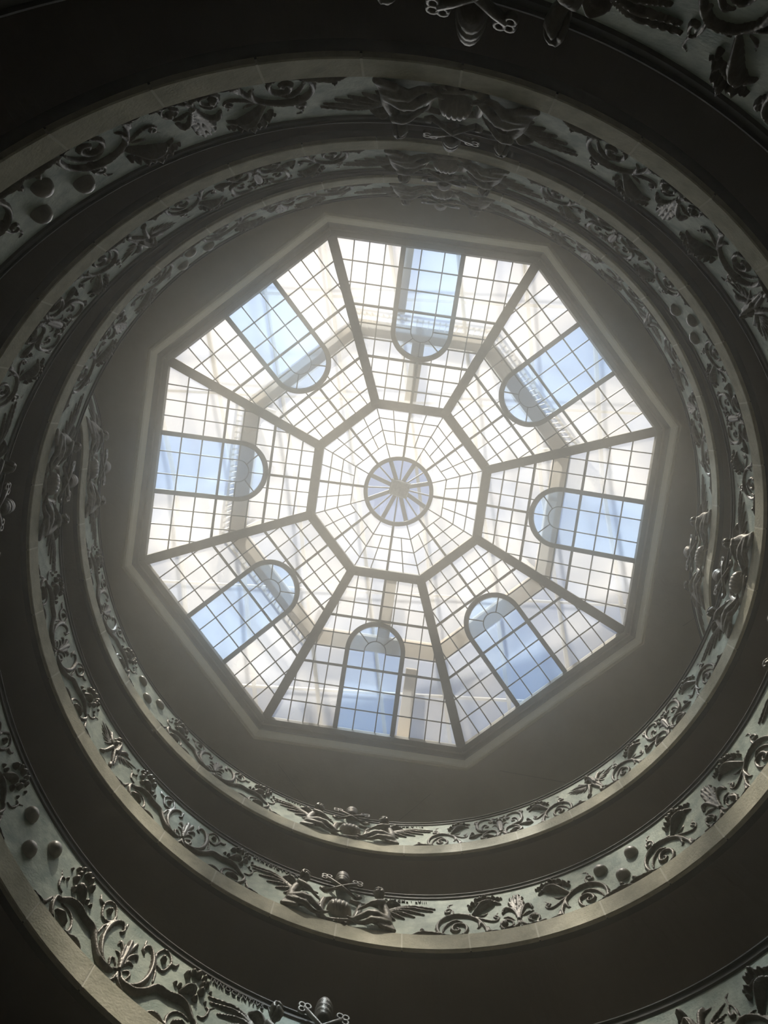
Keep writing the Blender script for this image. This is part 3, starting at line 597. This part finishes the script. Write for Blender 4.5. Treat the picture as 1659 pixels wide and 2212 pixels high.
for k in range(8):
    s = Sector(k)
    win = empty('window_%d' % (k+1), '%s trapezoid of the glazed octagon, with a round-headed blue arch' % QD[k], None, None, 'structure')
    for P_, blue in PANES:
        g = G_blue if blue else (G_cream if random.random() < .6 else G_white)
        V = [s.P(e, w_, .02) for e, w_ in P_]
        mesh_ob('pane', V, [tuple(range(len(V)))], g, win)
    def bar(name, a, b, wd, dp, m):
        B = MB(); B.beam(s.P(a[0], a[1], -.01), s.P(b[0], b[1], -.01), wd, dp, s.nn); B.build(name, m, win)
    for w_ in rows[1:-1]:
        thick = w_ in (2.07, 3.76); wd = .072 if thick else .036
        E = erib(w_)+.02
        if w_ in (2.65, 3.16):
            ex = .93 if w_ == 2.65 else math.sqrt(.93**2-.46**2)
            for sg in (-1, 1): bar('glazing_bar', (sg*ex, w_), (sg*E, w_), wd, .05, M_bar)
            if w_ == 2.65:
                for sg in (-1, 1): bar('glazing_bar', (sg*.36, w_), (sg*.93, w_), wd, .05, M_bar)
        else: bar('glazing_bar', (-E, w_), (E, w_), wd, .07 if thick else .05, M_bar)
    for sg in (-1, 1):
        bar('glazing_bar', (sg*.36, .06), (sg*.36, 2.68), .036, .05, M_bar)
        for e in (1.48, 1.98, 2.46): bar('glazing_bar', (sg*e, .06), (sg*e, min(5.29, (3.04-e)/.3615)), .036, .05, M_bar)
        bar('glazing_bar', (sg*.45, 3.52), (sg*.45, 5.29), .036, .05, M_bar)
        bar('glazing_bar', (sg*.95, 3.16), (sg*.95, 5.29), .036, .05, M_bar)
        bar('arch_mullion', (sg*.93, .0), (sg*.93, 2.72), .15, .12, M_frame)
        bar('glazing_bar', (sg*.36*.72, 2.68+.36*.72), (sg*.93*.72, 2.68+.93*.72), .032, .05, M_bar)
    bar('glazing_bar', (0, 3.04), (0, 3.6), .032, .05, M_bar)
    bar('centre_bar', (0, 3.65), (0, 5.29), .08, .08, M_frame)
    def arcbar(name, r, c, wd, dp, m, n):
        rings = []
        for e0, w0 in [((r*math.cos(PI*i/n)), (c+r*math.sin(PI*i/n))) for i in range(n+1)]:
            ux, uy = e0/r, (w0-c)/r
            rings.append([s.P(e0+ux*a*wd/2, w0+uy*a*wd/2, b*dp-.01) for a, b in ((-1,-.5),(1,-.5),(1,.5),(-1,.5))])
        B = MB(); B.sweep(rings); B.build(name, m, win)
    arcbar('arch_head', .93, 2.70, .15, .12, M_frame, 28)
    arcbar('arch_bar', .36, 2.68, .028, .05, M_bar, 16)

# main steel frame
fr = empty('trim_3', None, None, None, 'structure')
O1, O2 = octo(RO8+.02, ZO), octo(RM, ZM)
for k in range(8):
    a, b = Vector(O1[k]), Vector(O2[k]); up = (b-a).cross(Vector((0,0,1))).cross(b-a)
    B = MB(); B.beam(a, b, .30, .30, up); B.build('rib', M_frame, fr)
    B = MB(); B.beam(Vector(O2[k]), Vector(O2[(k+1) % 8]), .31, .28, (0,0,1)); B.build('ring_beam', M_frame, fr)
    B = MB(); B.beam(Vector(O1[k])+Vector((0,0,-.02)), Vector(O1[(k+1) % 8])+Vector((0,0,-.02)), .16, .26, (0,0,1)); B.build('curb_beam', M_frame, fr)
# upper pyramid: octagon to ring
ZR, RR = 29.95, 1.15
w9 = empty('window_9', 'inner octagon of small panes round the clear eye', None, None, 'structure')
def up_pt(k8, f):
    """point on the hip/medium line: k8 in units of 1/16 turn, f 0 at octagon, 1 at ring"""
    a = OA+k8*PI/8; rout = RM-.0 if k8 % 2 == 0 else RM*math.cos(PI/8)
    r = rout*(1-f)+RR*f
    return Vector((r*math.cos(a), r*math.sin(a), ZM+(ZR-ZM)*f))
fr_rows = [.06, .25, .47, .71, 1.0]
def quadp(A, B, C_, D, g, par): mesh_ob('pane', [A, B, C_, D], [(0,1,2,3)], g, par)
def rowpt(k8, f):
    # concentric rows are true octagons: mid-side points lie on the chord between hips
    if k8 % 2 == 0: return up_pt(k8, f)
    if f >= 1: return up_pt(k8, 1)
    return (up_pt(k8-1, f)+up_pt(k8+1, f))/2
for k in range(16):
    for i in range(4):
        f0, f1 = fr_rows[i], fr_rows[i+1]
        a, b, c, d = rowpt(k, f0), rowpt(k+1, f0), rowpt(k+1, f1), rowpt(k, f1)
        g = G_cream if random.random() < .5 else G_white
        if i < 3:
            m0, m1 = (a+b)/2, (d+c)/2
            quadp(a, m0, m1, d, g, w9); quadp(m0, b, c, m1, g, w9)
        else: quadp(a, b, c, d, g, w9)
    for i in range(1, 4):
        B = MB(); B.beam(rowpt(k, fr_rows[i]), rowpt(k+1, fr_rows[i]), .034, .04, (0,0,1)); B.build('glazing_bar', M_bar, w9)
    a = (rowpt(k, .03)+rowpt(k+1, .03))/2; b = (rowpt(k, .71)+rowpt(k+1, .71))/2
    B = MB(); B.beam(a, b, .034, .04, (0,0,1)); B.build('glazing_bar', M_bar, w9)
    hip = k % 2 == 0
    B = MB(); B.beam(rowpt(k, .0) if hip else rowpt(k, 0.03), up_pt(k, 1), .036 if hip else .08, .05 if hip else .09, (0,0,1)); B.build('hip_bar' if hip else 'spoke_bar', M_bar if hip else M_frame, w9)
# clear eye
w10 = empty('window_10', 'clear round eye with sixteen spokes showing blue sky', None, None, 'structure')
B = MB(); B.sweep([[(r*math.cos(t), r*math.sin(t), z) for r, z in ((1.08, ZR-.10), (1.22, ZR-.10), (1.22, ZR+.14), (1.08, ZR+.14))] for t in [2*PI*i/64 for i in range(65)]], caps=False)
B.build('eye_ring', M_frame, w10)
ZH = 32.0
for k in range(16):
    a = OA+k*PI/8; wide = k % 2 == 0
    B = MB(); p = Vector((1.12*math.cos(a), 1.12*math.sin(a), ZR+.05)); q = Vector((.16*math.cos(a), .16*math.sin(a), ZH))
    n_ = Vector((math.cos(a), math.sin(a), .5)); B.beam(p, q, .15 if wide else .05, .07, n_); B.build('eye_spoke' if wide else 'eye_bar', M_frame if wide else M_bar, w10)
    a2 = a+PI/8; V = [(1.12*math.cos(a), 1.12*math.sin(a), ZR+.08), (1.12*math.cos(a2), 1.12*math.sin(a2), ZR+.08), (.1*math.cos(a2), .1*math.sin(a2), ZH+.05), (.1*math.cos(a), .1*math.sin(a), ZH+.05)]
    mesh_ob('pane', V, [(0,1,2,3)], G_clear, w10)
bx = empty('roof_hub_box', 'square grey metal box at the centre of the round eye', 'box')
B = MB(); hb = .33; an = math.radians(17); ca_, sa_ = math.cos(an), math.sin(an)
def rot(x, y): return (x*ca_-y*sa_+.03, x*sa_+y*ca_-.03)
zb = 31.1
prof = [(hb*.93, zb), (hb, zb+.04), (hb, zb+.34), (hb*.93, zb+.38)]
rings = []
for r_, z_ in prof:
    rings.append([(*rot(x*r_*1.05, y*r_*.86), z_) for x, y in ((-1,-1),(1,-1),(1,1),(-1,1))])
B.sweep(rings); B.build('housing', M_box, bx)
B = MB(); B.sweep([[(*rot(x*.36, y*.30), z_) for x, y in ((-1,-1),(1,-1),(1,1),(-1,1))] for z_ in (zb+.36, zb+.41)]); B.build('lid', M_frame, bx)
B = MB(); B.sweep([[(*rot(x*.045+.1, y*.045-.05), z_) for x, y in ((-1,-1),(1,-1),(1,1),(-1,1))] for z_ in (zb-.03, zb)]); B.build('latch', M_box, bx)
B = MB(); B.beam((-.3,-.12, zb+.3), (-1.08,-.55, ZR+.2), .02, .02, (0,0,1)); B.build('cable', M_bar, bx)

# ---------------------------------------------------------------- structure over the glass
ov = empty('roof_gallery', 'beige ring beam with posts standing over the frosted glass', 'roof frame')
def ring_part(R0, R1, z0, z1, name, m):
    for k in range(8):
        V = []
        for R, z in ((R0,z0),(R1,z0),(R1,z1),(R0,z1)):
            for kk_ in (k, k+1): V.append((R*math.cos(OA+kk_*PI/4), R*math.sin(OA+kk_*PI/4), z))
        V = [V[0],V[2],V[4],V[6],V[1],V[3],V[5],V[7]]
        mesh_ob(name, V, [(0,1,2,3),(7,6,5,4),(0,4,5,1),(1,5,6,2),(2,6,7,3),(3,7,4,0)], m, ov)
ring_part(5.45, 6.0, 29.0, 29.45, 'ring_beam', M_ringbeam)
for k in range(8):
    a = OA+PI/8+k*PI/4+(.045 if k % 2 else -.05); n_ = Vector((math.cos(a), math.sin(a), 0))
    if k in (0, 4):
        n_ = Vector((math.cos(OA+PI/8+k*PI/4), math.sin(OA+PI/8+k*PI/4), 0)); t_ = Vector((-n_.y, n_.x, 0))
        e1, e2 = (-.05, -.85) if k == 0 else (-.2, -1.35)
        B = MB(); B.beam(n_*5.2+t_*e1+Vector((0,0,29.2)), n_*3.2+t_*e1+Vector((0,0,30.8)), .42, .3, (0,0,1)); B.build('strut', M_ringbeam, ov)
        B = MB(); B.beam(n_*5.9+t_*e2+Vector((0,0,28.9)), n_*9.2+t_*e2+Vector((0,0,28.3)), .42, .3, (0,0,1)); B.build('strut', M_ringbeam, ov)
    c_ = Vector((math.cos(OA+k*PI/4), math.sin(OA+k*PI/4), 0))
    B = MB(); B.beam(c_*5.7+Vector((0,0,28.4)), c_*5.7+Vector((0,0,33.5)), .18, .18, c_); B.build('post', M_steel, ov)
# railing of the upper walkway
rl = empty('roof_railing', 'thin steel railing of the walkway over the glass', 'railing')
def rail_run(p, q, z, h, n):
    p, q = Vector((*p, z)), Vector((*q, z)); U = Vector((0,0,h))
    B = MB(); B.beam(p+U, q+U, .06, .06, (0,0,1)); B.build('top_rail', M_steel, rl)
    B = MB(); B.beam(p, q, .08, .06, (0,0,1)); B.build('bottom_rail', M_steel, rl)
    for i in range(n+1):
        c_ = p.lerp(q, i/n); B = MB(); B.beam(c_, c_+U, .045, .045, (q-p)); B.build('baluster', M_steel, rl)
for k in (0, 1, 6, 5):
    P_ = octo(6.4, 0); rail_run(P_[k][:2], P_[(k+1) % 8][:2], 29.9, 1.7, 24)
# outer pitched roof frame
of = empty('outer_roof_frame', 'slender steel rafters of the outer glass roof', 'roof frame')
for i in range(-4, 5):
    B = MB(); B.beam((i*2.6-.8, -13, 33.5), (i*2.6+.8, 0, 36.5), .14, .25, (0,0,1)); B.build('rafter', M_steel, of)
    B = MB(); B.beam((i*2.6+.8, 0, 36.5), (i*2.6+2.4, 13, 33.5), .14, .25, (0,0,1)); B.build('rafter', M_steel, of)
for y, z in ((-12, 33.7), (-8, 34.6), (-4, 35.6), (4, 35.6), (8, 34.6), (12, 33.7)):
    B = MB(); B.beam((-12, y, z), (12, y+1.2, z), .10, .16, (0,0,1)); B.build('purlin', M_steel, of)
# roof deck parapet outside
pr = empty('roof_parapet', 'white parapet wall round the outside of the glazed roof', 'parapet')
for k in range(8):
    P_ = octo(11.5, 0); a, b = P_[k], P_[(k+1) % 8]
    B = MB(); B.beam((a[0], a[1], 28.4), (b[0], b[1], 28.4), .3, 3.4, (0,0,1)); B.build('wall_section', M_white, pr)
V = octo(8.6, ZC+.62)+octo(13.5, ZC+.62)
tag(mesh_ob('roof_deck', V, [(k, (k+1) % 8, 8+(k+1) % 8, 8+k) for k in range(8)], M_white), 'pale flat roof deck outside the skylight curb', 'roof')

# ---------------------------------------------------------------- added haze volume in the well: hazy air plus stand-in for lens glare
m = bpy.data.materials.new('haze_and_glare'); m.use_nodes = True; t = m.node_tree
for n in list(t.nodes):
    if n.type == 'BSDF_PRINCIPLED': t.nodes.remove(n)
vs = t.nodes.new('ShaderNodeVolumeScatter'); vs.inputs['Color'].default_value = (1., .965, .87, 1); vs.inputs['Density'].default_value = 0.012; vs.inputs['Anisotropy'].default_value = 0.91
t.links.new(vs.outputs[0], [n for n in t.nodes if n.type == 'OUTPUT_MATERIAL'][0].inputs['Volume'])
B = MB(); B.lathe([(0.001, -1.5), (7.0, -1.5), (7.3, 4), (11.6, 20), (11.6, 26.22), (8.0, 26.22), (7.6, 26.78), (2.86, 29.2), (.001, 29.75)], 48)
hz = B.build('haze_veil', m); tag(hz, 'added veil in the stairwell under the skylight, for hazy air and lens glare', 'haze', None, 'stuff')
